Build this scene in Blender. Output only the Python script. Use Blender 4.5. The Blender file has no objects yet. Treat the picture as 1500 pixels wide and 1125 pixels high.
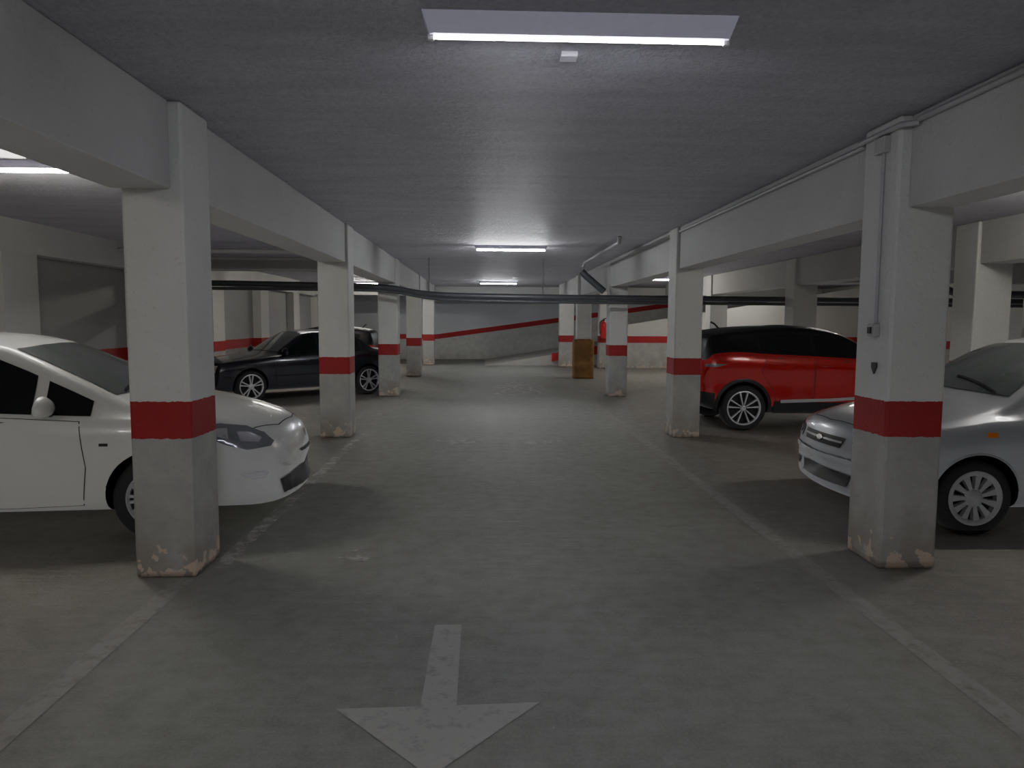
import bpy, bmesh, math, random
from mathutils import Vector, Matrix, geometry
from mathutils.bvhtree import BVHTree
random.seed(3)
S = bpy.context.scene
COL = S.collection
S.view_settings.view_transform = 'AgX'
S.view_settings.look = 'None'
S.view_settings.exposure = 1.5

# ------------------------------------------------------------ materials
def nt_new(name):
    m = bpy.data.materials.new(name); m.use_nodes = True
    nt = m.node_tree
    return m, nt, nt.nodes, nt.links, nt.nodes['Principled BSDF']

def simple(name, col, rough=0.5, metal=0.0, coat=0.0, emis=None, estr=0.0, var=0.08, scale=20.0, bump=0.0, spec=0.5):
    m, nt, N, L, P = nt_new(name)
    P.inputs['Roughness'].default_value = rough
    P.inputs['Metallic'].default_value = metal
    P.inputs['Coat Weight'].default_value = coat
    P.inputs['Coat Roughness'].default_value = 0.06
    P.inputs['Specular IOR Level'].default_value = spec
    if emis:
        P.inputs['Emission Color'].default_value = (*emis, 1)
        P.inputs['Emission Strength'].default_value = estr
    tc = N.new('ShaderNodeTexCoord'); nz = N.new('ShaderNodeTexNoise')
    nz.inputs['Scale'].default_value = scale; nz.inputs['Detail'].default_value = 4
    L.new(tc.outputs['Object'], nz.inputs['Vector'])
    mx = N.new('ShaderNodeMix'); mx.data_type = 'RGBA'
    mx.inputs[6].default_value = (*[c*(1-var) for c in col], 1)
    mx.inputs[7].default_value = (*[min(1, c*(1+var)) for c in col], 1)
    L.new(nz.outputs['Fac'], mx.inputs[0]); L.new(mx.outputs[2], P.inputs['Base Color'])
    if bump:
        b = N.new('ShaderNodeBump'); b.inputs['Strength'].default_value = bump; b.inputs['Distance'].default_value = 0.01
        L.new(nz.outputs['Fac'], b.inputs['Height']); L.new(b.outputs[0], P.inputs['Normal'])
    return m

def mathn(N, L, op, a, b=None, clamp=False):
    n = N.new('ShaderNodeMath'); n.operation = op; n.use_clamp = clamp
    for i, v in enumerate((a, b)):
        if v is None: continue
        if isinstance(v, (int, float)): n.inputs[i].default_value = v
        else: L.new(v, n.inputs[i])
    return n.outputs[0]
def mixn(N, L, f, a, b, mode='MIX'):
    n = N.new('ShaderNodeMix'); n.data_type = 'RGBA'; n.blend_type = mode
    for i, v in ((0, f), (6, a), (7, b)):
        if isinstance(v, (int, float)): n.inputs[i].default_value = v
        elif isinstance(v, tuple): n.inputs[i].default_value = (*v, 1)
        else: L.new(v, n.inputs[i])
    return n.outputs[2]
def noise(N, L, vec, scale, detail=4, rough=0.55):
    n = N.new('ShaderNodeTexNoise'); n.inputs['Scale'].default_value = scale
    n.inputs['Detail'].default_value = detail; n.inputs['Roughness'].default_value = rough
    L.new(vec, n.inputs['Vector']); return n.outputs['Fac']
def ramp(N, L, f, lo, hi):
    n = N.new('ShaderNodeMapRange'); n.inputs[1].default_value = lo; n.inputs[2].default_value = hi
    L.new(f, n.inputs[0]); return n.outputs[0]

def painted_concrete(name, band=True, sloped=False, white=(0.53, 0.54, 0.51), grey=(0.35, 0.355, 0.33), red=(0.34, 0.008, 0.014), z0=0.87, z1=1.10, dirt=1.0):
    m, nt, N, L, P = nt_new(name)
    g = N.new('ShaderNodeNewGeometry'); sp = N.new('ShaderNodeSeparateXYZ')
    L.new(g.outputs['Position'], sp.inputs[0]); pos = g.outputs['Position']
    z = sp.outputs['Z']; zr = z
    if sloped:
        xx = mathn(N, L, 'MAXIMUM', mathn(N, L, 'ADD', sp.outputs['X'], 2.0), 0.0)
        z = mathn(N, L, 'SUBTRACT', z, mathn(N, L, 'MULTIPLY', xx, 0.14))
    nb = noise(N, L, pos, 5, 6); nf = noise(N, L, pos, 35, 5); nl = noise(N, L, pos, 1.3, 5, 0.65)
    zz = mathn(N, L, 'ADD', z, mathn(N, L, 'MULTIPLY', mathn(N, L, 'SUBTRACT', nf, 0.5), 0.02))
    col = None
    if band:
        above = mathn(N, L, 'GREATER_THAN', zz, z1); inband = mathn(N, L, 'GREATER_THAN', zz, z0)
        redc = mixn(N, L, nb, red, tuple(c*0.8 for c in red))
        gv = mixn(N, L, ramp(N, L, nb, 0.35, 0.65), grey, tuple(c*0.85 for c in grey))
        c1 = mixn(N, L, inband, gv, redc); col = mixn(N, L, above, c1, white)
    else:
        col = mixn(N, L, 0.0, white, white)
    st = ramp(N, L, nl, 0.3, 0.75)
    stf = mathn(N, L, 'MULTIPLY', st, 0.28*dirt)
    col = mixn(N, L, stf, col, mixn(N, L, 0.5, col, (0.16, 0.15, 0.13)))
    fl = mathn(N, L, 'GREATER_THAN', nf, 0.66)
    col = mixn(N, L, mathn(N, L, 'MULTIPLY', fl, 0.15*dirt), col, (0.15, 0.14, 0.12))
    low = mathn(N, L, 'SUBTRACT', 1.0, mathn(N, L, 'MULTIPLY', zr, 2.2, ), True)
    grime = mathn(N, L, 'MULTIPLY', low, ramp(N, L, nb, 0.25, 0.6))
    col = mixn(N, L, mathn(N, L, 'MULTIPLY', grime, 0.8*dirt), col, (0.20, 0.165, 0.13))
    low2 = mathn(N, L, 'SUBTRACT', 1.0, mathn(N, L, 'MULTIPLY', zr, 4.2), True)
    chip = mathn(N, L, 'GREATER_THAN', mathn(N, L, 'ADD', noise(N, L, pos, 9, 5), mathn(N, L, 'MULTIPLY', low2, 0.20)), 0.66)
    chip = mathn(N, L, 'MULTIPLY', chip, mathn(N, L, 'GREATER_THAN', low2, 0.02))
    col = mixn(N, L, mathn(N, L, 'MULTIPLY', chip, 0.8*dirt), col, (0.50, 0.40, 0.31))
    L.new(col, P.inputs['Base Color']); P.inputs['Roughness'].default_value = 0.72
    b = N.new('ShaderNodeBump'); b.inputs['Strength'].default_value = 0.5; b.inputs['Distance'].default_value = 0.009
    hh = mathn(N, L, 'ADD', nf, mathn(N, L, 'MULTIPLY', nb, 0.8)); L.new(hh, b.inputs['Height']); L.new(b.outputs[0], P.inputs['Normal'])
    return m

M_col = painted_concrete('column_paint')
M_wall = painted_concrete('wall_paint', white=(0.44, 0.44, 0.415), grey=(0.34, 0.34, 0.32), dirt=.6)
M_wallslope = painted_concrete('wall_sloped_stripe_paint', sloped=True, white=(0.44, 0.46, 0.48), grey=(0.42, 0.43, 0.41), z0=0.83, z1=1.03, dirt=.35)
M_beam = painted_concrete('beam_paint', band=False, white=(0.47, 0.475, 0.46))
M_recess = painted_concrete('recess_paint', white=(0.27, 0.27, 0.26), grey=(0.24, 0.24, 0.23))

def ceiling_mat():
    m, nt, N, L, P = nt_new('ceiling_plaster')
    g = N.new('ShaderNodeNewGeometry'); pos = g.outputs['Position']
    mp = N.new('ShaderNodeMapping'); mp.inputs['Scale'].default_value = (0.5, 2.2, 1); L.new(pos, mp.inputs['Vector'])
    a = noise(N, L, mp.outputs[0], 2.2, 6, 0.6); b_ = noise(N, L, pos, 38, 6, 0.75); c = noise(N, L, pos, 13, 5)
    col = mixn(N, L, ramp(N, L, a, 0.3, 0.7), (0.56, 0.55, 0.605), (0.69, 0.68, 0.74))
    col = mixn(N, L, mathn(N, L, 'MULTIPLY', ramp(N, L, b_, 0.42, 0.62), 0.45), col, (0.39, 0.385, 0.42))
    L.new(col, P.inputs['Base Color']); P.inputs['Roughness'].default_value = 0.55
    h = mathn(N, L, 'ADD', mathn(N, L, 'MULTIPLY', b_, 1.4), mathn(N, L, 'ADD', mathn(N, L, 'MULTIPLY', c, 1.6), mathn(N, L, 'MULTIPLY', a, 2.4)))
    b = N.new('ShaderNodeBump'); b.inputs['Strength'].default_value = 1.0; b.inputs['Distance'].default_value = 0.026
    L.new(h, b.inputs['Height']); L.new(b.outputs[0], P.inputs['Normal'])
    return m
M_ceil = ceiling_mat()

def floor_mat():
    m, nt, N, L, P = nt_new('floor_concrete')
    g = N.new('ShaderNodeNewGeometry'); pos = g.outputs['Position']
    sp = N.new('ShaderNodeSeparateXYZ'); L.new(pos, sp.inputs[0]); x = sp.outputs['X']
    n1 = noise(N, L, pos, 0.8, 6, 0.6); n2 = noise(N, L, pos, 7, 6, 0.65); n3 = noise(N, L, pos, 70, 4, 0.7)
    mp = N.new('ShaderNodeMapping'); mp.inputs['Scale'].default_value = (1.2, 9, 1); L.new(pos, mp.inputs['Vector'])
    n4 = noise(N, L, mp.outputs[0], 2.4, 5, 0.6)
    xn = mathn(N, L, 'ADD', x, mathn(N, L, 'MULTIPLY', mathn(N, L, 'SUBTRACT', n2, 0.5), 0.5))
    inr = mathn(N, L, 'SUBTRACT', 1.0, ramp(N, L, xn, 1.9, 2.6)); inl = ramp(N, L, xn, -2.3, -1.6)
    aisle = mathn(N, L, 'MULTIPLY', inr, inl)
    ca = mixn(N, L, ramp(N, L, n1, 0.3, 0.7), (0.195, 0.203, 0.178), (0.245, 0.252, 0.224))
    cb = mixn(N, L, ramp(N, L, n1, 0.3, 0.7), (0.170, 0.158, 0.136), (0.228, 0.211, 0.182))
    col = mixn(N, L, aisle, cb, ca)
    col = mixn(N, L, mathn(N, L, 'MULTIPLY', ramp(N, L, n4, 0.42, 0.75), 0.25), col, (0.32, 0.32, 0.29))
    col = mixn(N, L, mathn(N, L, 'MULTIPLY', ramp(N, L, n2, 0.42, 0.75), 0.4), col, (0.12, 0.12, 0.105))
    col = mixn(N, L, mathn(N, L, 'MULTIPLY', ramp(N, L, n3, 0.45, 0.75), 0.45), col, (0.33, 0.325, 0.29))
    speck = mathn(N, L, 'GREATER_THAN', noise(N, L, pos, 24, 2), 0.76)
    col = mixn(N, L, mathn(N, L, 'MULTIPLY', speck, 0.5), col, (0.42, 0.41, 0.37))
    L.new(col, P.inputs['Base Color'])
    L.new(mathn(N, L, 'ADD', 0.50, mathn(N, L, 'MULTIPLY', n2, 0.35)), P.inputs['Roughness'])
    P.inputs['Specular IOR Level'].default_value = 0.4
    h = mathn(N, L, 'ADD', mathn(N, L, 'MULTIPLY', n4, 1.2), mathn(N, L, 'ADD', n2, mathn(N, L, 'MULTIPLY', n3, 0.5)))
    b = N.new('ShaderNodeBump'); b.inputs['Strength'].default_value = 0.45; b.inputs['Distance'].default_value = 0.01
    L.new(h, b.inputs['Height']); L.new(b.outputs[0], P.inputs['Normal'])
    return m
M_floor = floor_mat()

def worn_paint(name, col, thr, soft=0.12, scale=9, mx_=0.9):
    m, nt, N, L, P = nt_new(name)
    g = N.new('ShaderNodeNewGeometry'); pos = g.outputs['Position']
    a = noise(N, L, pos, scale, 8, 0.7)
    f = mathn(N, L, 'MULTIPLY', ramp(N, L, a, thr - soft, thr + soft), mx_)
    P.inputs['Base Color'].default_value = (*col, 1); P.inputs['Roughness'].default_value = 0.7
    t = N.new('ShaderNodeBsdfTransparent'); mx = N.new('ShaderNodeMixShader')
    L.new(f, mx.inputs[0]); L.new(t.outputs[0], mx.inputs[1]); L.new(P.outputs[0], mx.inputs[2])
    L.new(mx.outputs[0], N['Material Output'].inputs['Surface'])
    return m
M_arrow = worn_paint('worn_arrow_paint', (0.38, 0.38, 0.345), 0.18, 0.30, 14, 0.9)
M_line = worn_paint('worn_line_paint', (0.39, 0.38, 0.345), 0.20, 0.32, 12, 0.72)
M_faint = worn_paint('faint_old_paint', (0.52, 0.51, 0.47), 0.48, 0.10, 6, 0.75)

M_tube = simple('tube_glow', (1, 1, 1), emis=(0.95, 0.97, 1.0), estr=90)
M_tubew = simple('warm_tube_glow', (1, 1, 1), emis=(1.0, 0.95, 0.86), estr=80)
M_tube2 = simple('near_tube_glow', (1, 1, 1), emis=(0.86, 0.85, 1.0), estr=68)
M_lamp = simple('lamp_housing', (0.46, 0.45, 0.54), 0.5, emis=(0.50, 0.49, 0.68), estr=0.03)  # faint lavender glow added to the opaque housing, only the tube is the source
M_cap = simple('lamp_end_cap', (0.75, 0.75, 0.75), 0.5)
M_pipe = simple('dark_grey_pipe', (0.07, 0.073, 0.082), 0.4, var=0.2)
M_pvc = simple('grey_conduit', (0.34, 0.34, 0.34), 0.5)
M_box = simple('grey_box_plastic', (0.36, 0.36, 0.35), 0.5)
M_dark = simple('dark_plastic', (0.02, 0.02, 0.022), 0.5)
M_yel = simple('yellow_foam', (0.23, 0.125, 0.042), 0.85, var=0.4, scale=9, bump=0.6)
M_extred = simple('extinguisher_red', (0.6, 0.012, 0.02), 0.3, coat=0.5)
M_curb = simple('red_curb_paint', (0.36, 0.010, 0.016), 0.6, var=0.25)
M_chrome = simple('chrome', (0.75, 0.75, 0.76), 0.15, 1.0)
M_strip = simple('light_satin_trim', (0.42, 0.42, 0.42), 0.35, 0.1)
M_alloy = simple('alloy', (0.58, 0.59, 0.61), 0.35, 0.4)
M_hub = simple('hubcap_silver', (0.38, 0.39, 0.40), 0.4, 0.3)
M_tire = simple('tyre_rubber', (0.022, 0.022, 0.023), 0.75, bump=0.2)
M_glass = simple('car_glass', (0.012, 0.014, 0.014), 0.15, spec=0.25)
M_glass2 = simple('windshield_glass', (0.07, 0.085, 0.08), 0.06, coat=1.0)
M_lens = simple('headlight_lens', (0.20, 0.21, 0.22), 0.1, 0.2, coat=1.0)
M_lensin = simple('headlight_reflector', (0.65, 0.66, 0.68), 0.2, 0.7)
M_tail = simple('tail_light_red', (0.45, 0.01, 0.01), 0.12, coat=1.0)
M_orange = simple('orange_lens', (0.8, 0.22, 0.02), 0.2, coat=1.0)
M_black = simple('black_trim', (0.014, 0.014, 0.015), 0.45)
M_seam = simple('seam_dark', (0.03, 0.03, 0.03), 0.8)
M_white = simple('white_paint_car', (0.62, 0.64, 0.61), 0.3, 0, 1.0, var=0.015, scale=2)
M_silver = simple('silver_paint_car', (0.41, 0.43, 0.45), 0.34, 0.35, 0.9, var=0.02, scale=2)
M_red = simple('red_paint_car', (0.46, 0.003, 0.005), 0.25, 0.15, 1.0, var=0.03, scale=2)
M_navy = simple('black_paint_car', (0.009, 0.011, 0.019), 0.25, 0.1, 0.6, var=0.03, scale=2)
M_blackpaint = simple('satin_black_roof', (0.008, 0.008, 0.009), 0.45, 0, 0.0, var=0.03, spec=0.35)
M_sign = simple('shield_plate', (0.08, 0.08, 0.08), 0.4, 0.3)
M_stk = simple('white_box', (0.6, 0.6, 0.64), 0.5)

# ------------------------------------------------------------ helpers
def mk(name, verts, faces, mats, parent=None, smooth=False, loc=None, angle=None):
    me = bpy.data.meshes.new(name); me.from_pydata([tuple(v) for v in verts], [], faces); me.update()
    if not isinstance(mats, (list, tuple)): mats = [mats]
    for m in mats: me.materials.append(m)
    if smooth:
        me.polygons.foreach_set('use_smooth', [True]*len(me.polygons))
        if angle: me.set_sharp_from_angle(angle=math.radians(angle))
    ob = bpy.data.objects.new(name, me); COL.objects.link(ob)
    if parent: ob.parent = parent
    if loc: ob.location = loc
    return ob

def tag(ob, label, cat, group=None, kind=None):
    ob['label'] = label; ob['category'] = cat
    if group: ob['group'] = group
    if kind: ob['kind'] = kind
    return ob

def box_data(x0, x1, y0, y1, z0, z1):
    v = [(x0,y0,z0),(x1,y0,z0),(x1,y1,z0),(x0,y1,z0),(x0,y0,z1),(x1,y0,z1),(x1,y1,z1),(x0,y1,z1)]
    f = [(0,3,2,1),(4,5,6,7),(0,1,5,4),(1,2,6,5),(2,3,7,6),(3,0,4,7)]
    return v, f
def box(name, x0, x1, y0, y1, z0, z1, mat, parent=None, bev=0.0, origin=None):
    ox, oy, oz = origin if origin else ((x0+x1)/2, (y0+y1)/2, z0)
    if parent and not origin: ox = oy = oz = 0
    v, f = box_data(x0-ox, x1-ox, y0-oy, y1-oy, z0-oz, z1-oz)
    me = bpy.data.meshes.new(name)
    bm = bmesh.new()
    bv = [bm.verts.new(p) for p in v]
    for q in f: bm.faces.new([bv[i] for i in q])
    if bev:
        bmesh.ops.bevel(bm, geom=list(bm.edges), offset=bev, segments=2, affect='EDGES', profile=0.5)
    bm.to_mesh(me); bm.free(); me.materials.append(mat)
    ob = bpy.data.objects.new(name, me); COL.objects.link(ob)
    ob.location = (ox, oy, oz)
    if parent: ob.parent = parent
    return ob

def lathe(profile, n=32, axis='Z'):
    V = []; F = []
    for (r, h) in profile:
        for i in range(n):
            a = 2*math.pi*i/n
            if axis == 'Z': V.append((r*math.cos(a), r*math.sin(a), h))
            else: V.append((r*math.cos(a), h, r*math.sin(a)))
    for j in range(len(profile)-1):
        for i in range(n):
            k = (i+1) % n
            q = (j*n+i, j*n+k, (j+1)*n+k, (j+1)*n+i)
            F.append(q if axis == 'Z' else q[::-1])
    return V, F

def tube(name, pts, r, mat, parent=None, smoothcurve=False, origin=None, res=5):
    cu = bpy.data.curves.new(name+'_cu', 'CURVE'); cu.dimensions = '3D'; cu.bevel_depth = r; cu.bevel_resolution = res; cu.use_fill_caps = True
    o = Vector(origin) if origin else (Vector((0,0,0)) if parent else Vector(pts[0]))
    if smoothcurve:
        sp = cu.splines.new('NURBS'); sp.points.add(len(pts)-1)
        for i, p in enumerate(pts): sp.points[i].co = (*(Vector(p)-o), 1)
        sp.use_endpoint_u = True; sp.order_u = 3; cu.resolution_u = 6
    else:
        sp = cu.splines.new('POLY'); sp.points.add(len(pts)-1)
        for i, p in enumerate(pts): sp.points[i].co = (*(Vector(p)-o), 1)
    t = bpy.data.objects.new('tmp', cu); COL.objects.link(t)
    dg = bpy.context.evaluated_depsgraph_get()
    me = bpy.data.meshes.new_from_object(t.evaluated_get(dg)); me.name = name
    bpy.data.objects.remove(t); bpy.data.curves.remove(cu)
    me.materials.clear(); me.materials.append(mat)
    me.polygons.foreach_set('use_smooth', [True]*len(me.polygons)); me.set_sharp_from_angle(angle=math.radians(50))
    ob = bpy.data.objects.new(name, me); COL.objects.link(ob); ob.location = o
    if parent: ob.parent = parent
    return ob

def structure(ob, label, cat):
    return tag(ob, label, cat, kind='structure')

# ------------------------------------------------------------ room shell
X0, X1, Y0, Y1 = -6.3, 13.0, -6.0, 30.2
HC = 2.88
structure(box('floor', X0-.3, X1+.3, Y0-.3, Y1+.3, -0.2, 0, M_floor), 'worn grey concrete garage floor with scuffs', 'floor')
structure(box('ceiling', X0-.3, X1+.3, Y0-.3, Y1+.3, HC, HC+.25, M_ceil), 'rough painted plaster garage ceiling', 'ceiling')
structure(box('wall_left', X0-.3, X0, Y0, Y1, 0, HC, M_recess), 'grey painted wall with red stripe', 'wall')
structure(box('wall_right', X1, X1+.3, Y0, Y1, 0, HC, M_wall), 'grey painted wall with red stripe', 'wall')
structure(box('wall_rear', X0, X1, Y0-.3, Y0, 0, HC, M_wall), 'grey painted wall with red stripe', 'wall')
structure(box('wall_front', X0, X1, Y1, Y1+.3, 0, HC, M_wallslope), 'light wall with red stripe rising along the ramp', 'wall')
trimn = 1
for y in [2.0, 5.7, 9.45, 13.0, 16.5, 20.0, 23.4, 26.6, 29.2]:
    structure(box('trim_%d' % trimn, X0, X0+.22, y, y+.72, 0, 2.46, M_wall), 'shallow concrete pier on the side wall', 'wall pier'); trimn += 1
structure(box('trim_%d' % trimn, X0, X0+.22, Y0, Y1, 2.46, HC, M_beam), 'concrete wall beam above the piers', 'wall beam'); trimn += 1

# ------------------------------------------------------------ columns and beams
CF = [4.45, 9.85, 15.30, 20.75, 26.2]
def column(x0, x1, y0, y1, label, grp, h=HC):
    c = box('concrete_column', x0, x1, y0, y1, 0, h, M_col, bev=0.018)
    return tag(c, label, 'column', grp)
lab = 'square concrete column, white above red band, grey below'
for i, y in enumerate(CF):
    xa, xb = ((-2.16, -1.79) if i == 0 else (-2.24, -1.83))
    column(xa, xb, y, y+.42, lab + (' chipped at the foot' if i < 2 else ''), 'aisle columns')
CR = [4.50, 9.85, 15.25, 20.1]
for i, y in enumerate(CR):
    l = lab + (' with conduit and switch box' if i == 0 else (' standing beside the red car' if i == 1 else (' wrapped in yellow padding' if i == 3 else '')))
    xa, xb = ((2.565, 2.94), (2.60, 2.98), (2.63, 3.02), (2.57, 2.96))[i]
    column(xa, xb, y, y+.42, l, 'aisle columns')
column(2.62, 3.12, 25.3, 25.75, lab + ' beside the ramp', 'aisle columns')
for y in [9.0, 14.4, 19.8]:
    column(6.2, 6.68, y, y+.45, lab + ' in the second row', 'second row columns')
column(9.9, 10.35, 12.6, 13.05, lab + ' in the third row', 'second row columns')
column(9.9, 10.35, 18.2, 18.65, lab + ' in the third row', 'second row columns')

def beam(x0, x1, y0, y1, z0, grp='ceiling beams'):
    b = box('ceiling_beam', x0, x1, y0, y1, z0, HC, M_beam, bev=0.008)
    return tag(b, 'deep white painted concrete beam under the ceiling', 'beam', grp)
prev = Y0
for y in CF:
    beam(-2.22, -1.865, prev, y, 2.37); prev = y+.42
beam(-2.22, -1.865, prev, Y1, 2.37)
prev = Y0
for y in CR:
    beam(2.64, 2.94, prev, y, 2.32); prev = y+.42
beam(2.64, 2.94, prev, 25.3, 2.32)
prev = Y0
for y in [9.0, 14.4, 19.8]:
    beam(6.24, 6.64, prev, y, 2.35); prev = y+.45
beam(6.24, 6.64, prev, 25.0, 2.35)
beam(-1.865, 12.98, 27.6, 28.0, 2.50)
beam(6.68, 12.98, 14.45, 14.8, 2.40)
beam(6.68, 12.98, 9.05, 9.4, 2.40)
beam(-6.08, -2.24, 15.4, 15.7, 2.62)
beam(-6.08, -2.24, 26.3, 26.6, 2.5)

# ------------------------------------------------------------ ramp
def prism(name, poly_xz, y0, y1, mat):
    n = len(poly_xz); ox = poly_xz[0][0]; oy = (y0+y1)/2
    V = [(x-ox, y0-oy, z) for x, z in poly_xz] + [(x-ox, y1-oy, z) for x, z in poly_xz]
    F = [tuple(range(n)), tuple(range(2*n-1, n-1, -1))]
    for i in range(n):
        k = (i+1) % n; F.append((k, i, n+i, n+k))
    ob = mk(name, V, F, mat); ob.location = (ox, oy, 0); return ob
M_ramp = simple('ramp_concrete', (0.36, 0.35, 0.32), 0.7, var=0.2, scale=4, bump=0.3)
tag(prism('ramp', [(0.0, 0.0), (12.95, 0.0), (12.95, 2.1)], 25.95, Y1-.05, M_ramp), 'pale concrete exit ramp rising along the wall', 'ramp')
tag(prism('ramp_kerb', [(2.4, 0.16), (4.5, 0.50), (4.5, 0.80), (2.4, 0.44)], 25.85, 25.95, M_curb), 'low red painted kerb along the ramp side', 'kerb')
tag(prism('ramp_parapet', [(4.45, 0.0), (12.9, 0.0), (12.9, 2.80), (4.45, 1.42)], 24.65, 24.85, M_wall), 'low sloping parapet wall with red stripe by ramp', 'parapet wall')
pier = column(3.90, 4.42, 24.6, 25.0, 'narrow white concrete pier with red band holding extinguisher', 'aisle columns')

# padding round column
V = []; F = []
n = 32; ringsz = [0.0, 0.02, 0.3, 0.32, 0.34, 0.62, 0.64, 0.66, 0.92, 1.06, 1.08]
for j, z in enumerate(ringsz):
    rr = 0.285 if z not in (0.32, 0.64) else 0.275
    if j in (0, len(ringsz)-1): rr = 0.275
    for i in range(n):
        a = 2*math.pi*i/n
        k = (abs(math.cos(a))**6 + abs(math.sin(a))**6)**(-1/6)
        V.append((rr*k*math.cos(a), rr*k*math.sin(a), z))
for j in range(len(ringsz)-1):
    for i in range(n):
        k = (i+1) % n; F.append((j*n+i, j*n+k, (j+1)*n+k, (j+1)*n+i))
base = len(V)
for j in (0, len(ringsz)-1):
    for i in range(n):
        a = 2*math.pi*i/n; k = (abs(math.cos(a))**9 + abs(math.sin(a))**9)**(-1/9)
        V.append((0.205*k*math.cos(a), 0.215*k*math.sin(a), ringsz[j]))
for i in range(n):
    k = (i+1) % n
    F.append((i, base+i, base+k, k)); t = (len(ringsz)-1)*n
    F.append((t+k, base+n+k, base+n+i, t+i))
pad = mk('column_padding', V, F, M_yel, smooth=True, angle=60); pad.location = (2.765, 20.31, 0)
tag(pad, 'worn orange-yellow foam padding wrapped round a column', 'column padding')

# ------------------------------------------------------------ floor markings
def flat(name, poly, z, mat, label, cat, group=None):
    cx = sum(p[0] for p in poly)/len(poly); cy = sum(p[1] for p in poly)/len(poly)
    ob = mk(name, [(p[0]-cx, p[1]-cy, 0) for p in poly], [tuple(range(len(poly)))], mat); ob.location = (cx, cy, z)
    return tag(ob, label, cat, group)
flat('painted_arrow', [(-.26, 3.70), (-.265, 2.89), (-.61, 2.88), (-.19, 2.42), (.235, 2.91), (-.115, 2.895), (-.12, 3.70)], 0.003, M_arrow, 'worn white direction arrow painted on the floor', 'floor marking')
flat('painted_line', [(2.08, 0), (2.20, 0), (2.20, 24.0), (2.08, 24.0)], 0.003, M_line, 'faded pale lane line along the aisle', 'floor marking')
flat('painted_line', [(-1.91, 0), (-1.79, 0), (-1.79, 4.43), (-1.91, 4.43)], 0.003, M_line, 'faded pale bay line running to the column', 'floor marking')
flat('painted_line', [(-1.77, 10.4), (-1.67, 10.4), (-1.67, 24.0), (-1.77, 24.0)], 0.003, M_line, 'faded pale bay edge line beyond the columns', 'floor marking')
flat('painted_line', [(-1.77, 4.6), (-1.66, 4.6), (-1.66, 10.2), (-1.77, 10.2)], 0.003, M_faint, 'faded pale bay edge line between columns', 'floor marking')
flat('painted_line', [(2.25, 17.6), (9, 17.6), (9, 17.75), (2.25, 17.75)], 0.003, M_line, 'faded pale line across the floor between bays', 'floor marking')
flat('painted_arrow', [(.2, 15.8), (1.3, 15.8), (1.4, 17.6), (.9, 19.5), (.15, 17.6)], 0.003, M_faint, 'almost worn away white marking on the floor', 'floor marking')
flat('painted_patch', [(-.65, 9.3), (-.02, 9.3), (-.02, 9.65), (-.65, 9.65)], 0.003, M_faint, 'worn white paint patch on the floor', 'floor marking')
flat('painted_patch', [(.45, 9.3), (1.15, 9.3), (1.15, 9.65), (.45, 9.65)], 0.003, M_faint, 'worn white paint patch on the floor', 'floor marking')
flat('painted_patch', [(-.99, 4.80), (-.80, 4.70), (-.70, 5.02), (-.86, 5.04)], 0.003, M_faint, 'worn pale scuff on the floor', 'floor marking')

# ------------------------------------------------------------ lamps
def lamp(cx, cy, L=1.25, label='slim fluorescent ceiling batten lamp, switched on', tm=None, hh=.06, tr=.015):
    h = L/2
    V = []
    for (dx, dy, z) in ((h, .06, HC), (h-.03, .035, HC-hh)):
        V += [(-dx, -dy, z-HC), (dx, -dy, z-HC), (dx, dy, z-HC), (-dx, dy, z-HC)]
    F = [(0,1,2,3), (7,6,5,4), (4,5,1,0), (5,6,2,1), (6,7,3,2), (7,4,0,3)]
    o = mk('ceiling_lamp', V, F, M_lamp); o.location = (cx, cy, HC)
    tag(o, label, 'lamp', 'fluorescent ceiling lamps')
    zt = -hh-tr-.001
    tube('fluorescent_tube', [(-h+.04, 0, zt), (h-.04, 0, zt)], tr, tm or M_tube, parent=o, res=3)
    for s in (-1, 1):
        box('lamp_end_cap', s*(h-.035)-.012, s*(h-.035)+.012, -tr-.004, tr+.004, zt-tr-.003, -hh+.004, M_cap, parent=o)
    return o
lamp(0.40, 3.18, L=1.33, label='fluorescent lamp in a pale trapezoid housing overhead', tm=M_tube2, hh=.085, tr=.0055)
for (x, y) in [(0.44, 12.5), (0.44, 23.8), (0.4, -2.6), (-3.95, 6.2), (-3.9, 16.9), (-3.9, 24.4), (4.95, 20.9), (5.3, 5.9), (8.6, 17.2), (8.6, 23), (-4.0, -1.5)]:
    lamp(x, y, tm=(M_tube if abs(x) < 1 else M_tubew))
tag(box('junction_box', .36, .44, 3.55, 3.63, HC-.025, HC, M_stk, bev=.004), 'small pale plate fixed to the ceiling', 'junction box')
# added area light at floor level, facing up to brighten the ceiling
al = bpy.data.lights.new('ceiling_fill_light', 'AREA'); al.shape = 'RECTANGLE'; al.size = 18.5; al.size_y = 35.0
al.energy = 85; al.color = (0.98, 0.97, 1.0)
alo = bpy.data.objects.new('ceiling_fill_light', al); COL.objects.link(alo)
alo.location = (3.35, 12.0, 0.02); alo.rotation_euler = (math.pi, 0, 0)

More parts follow.
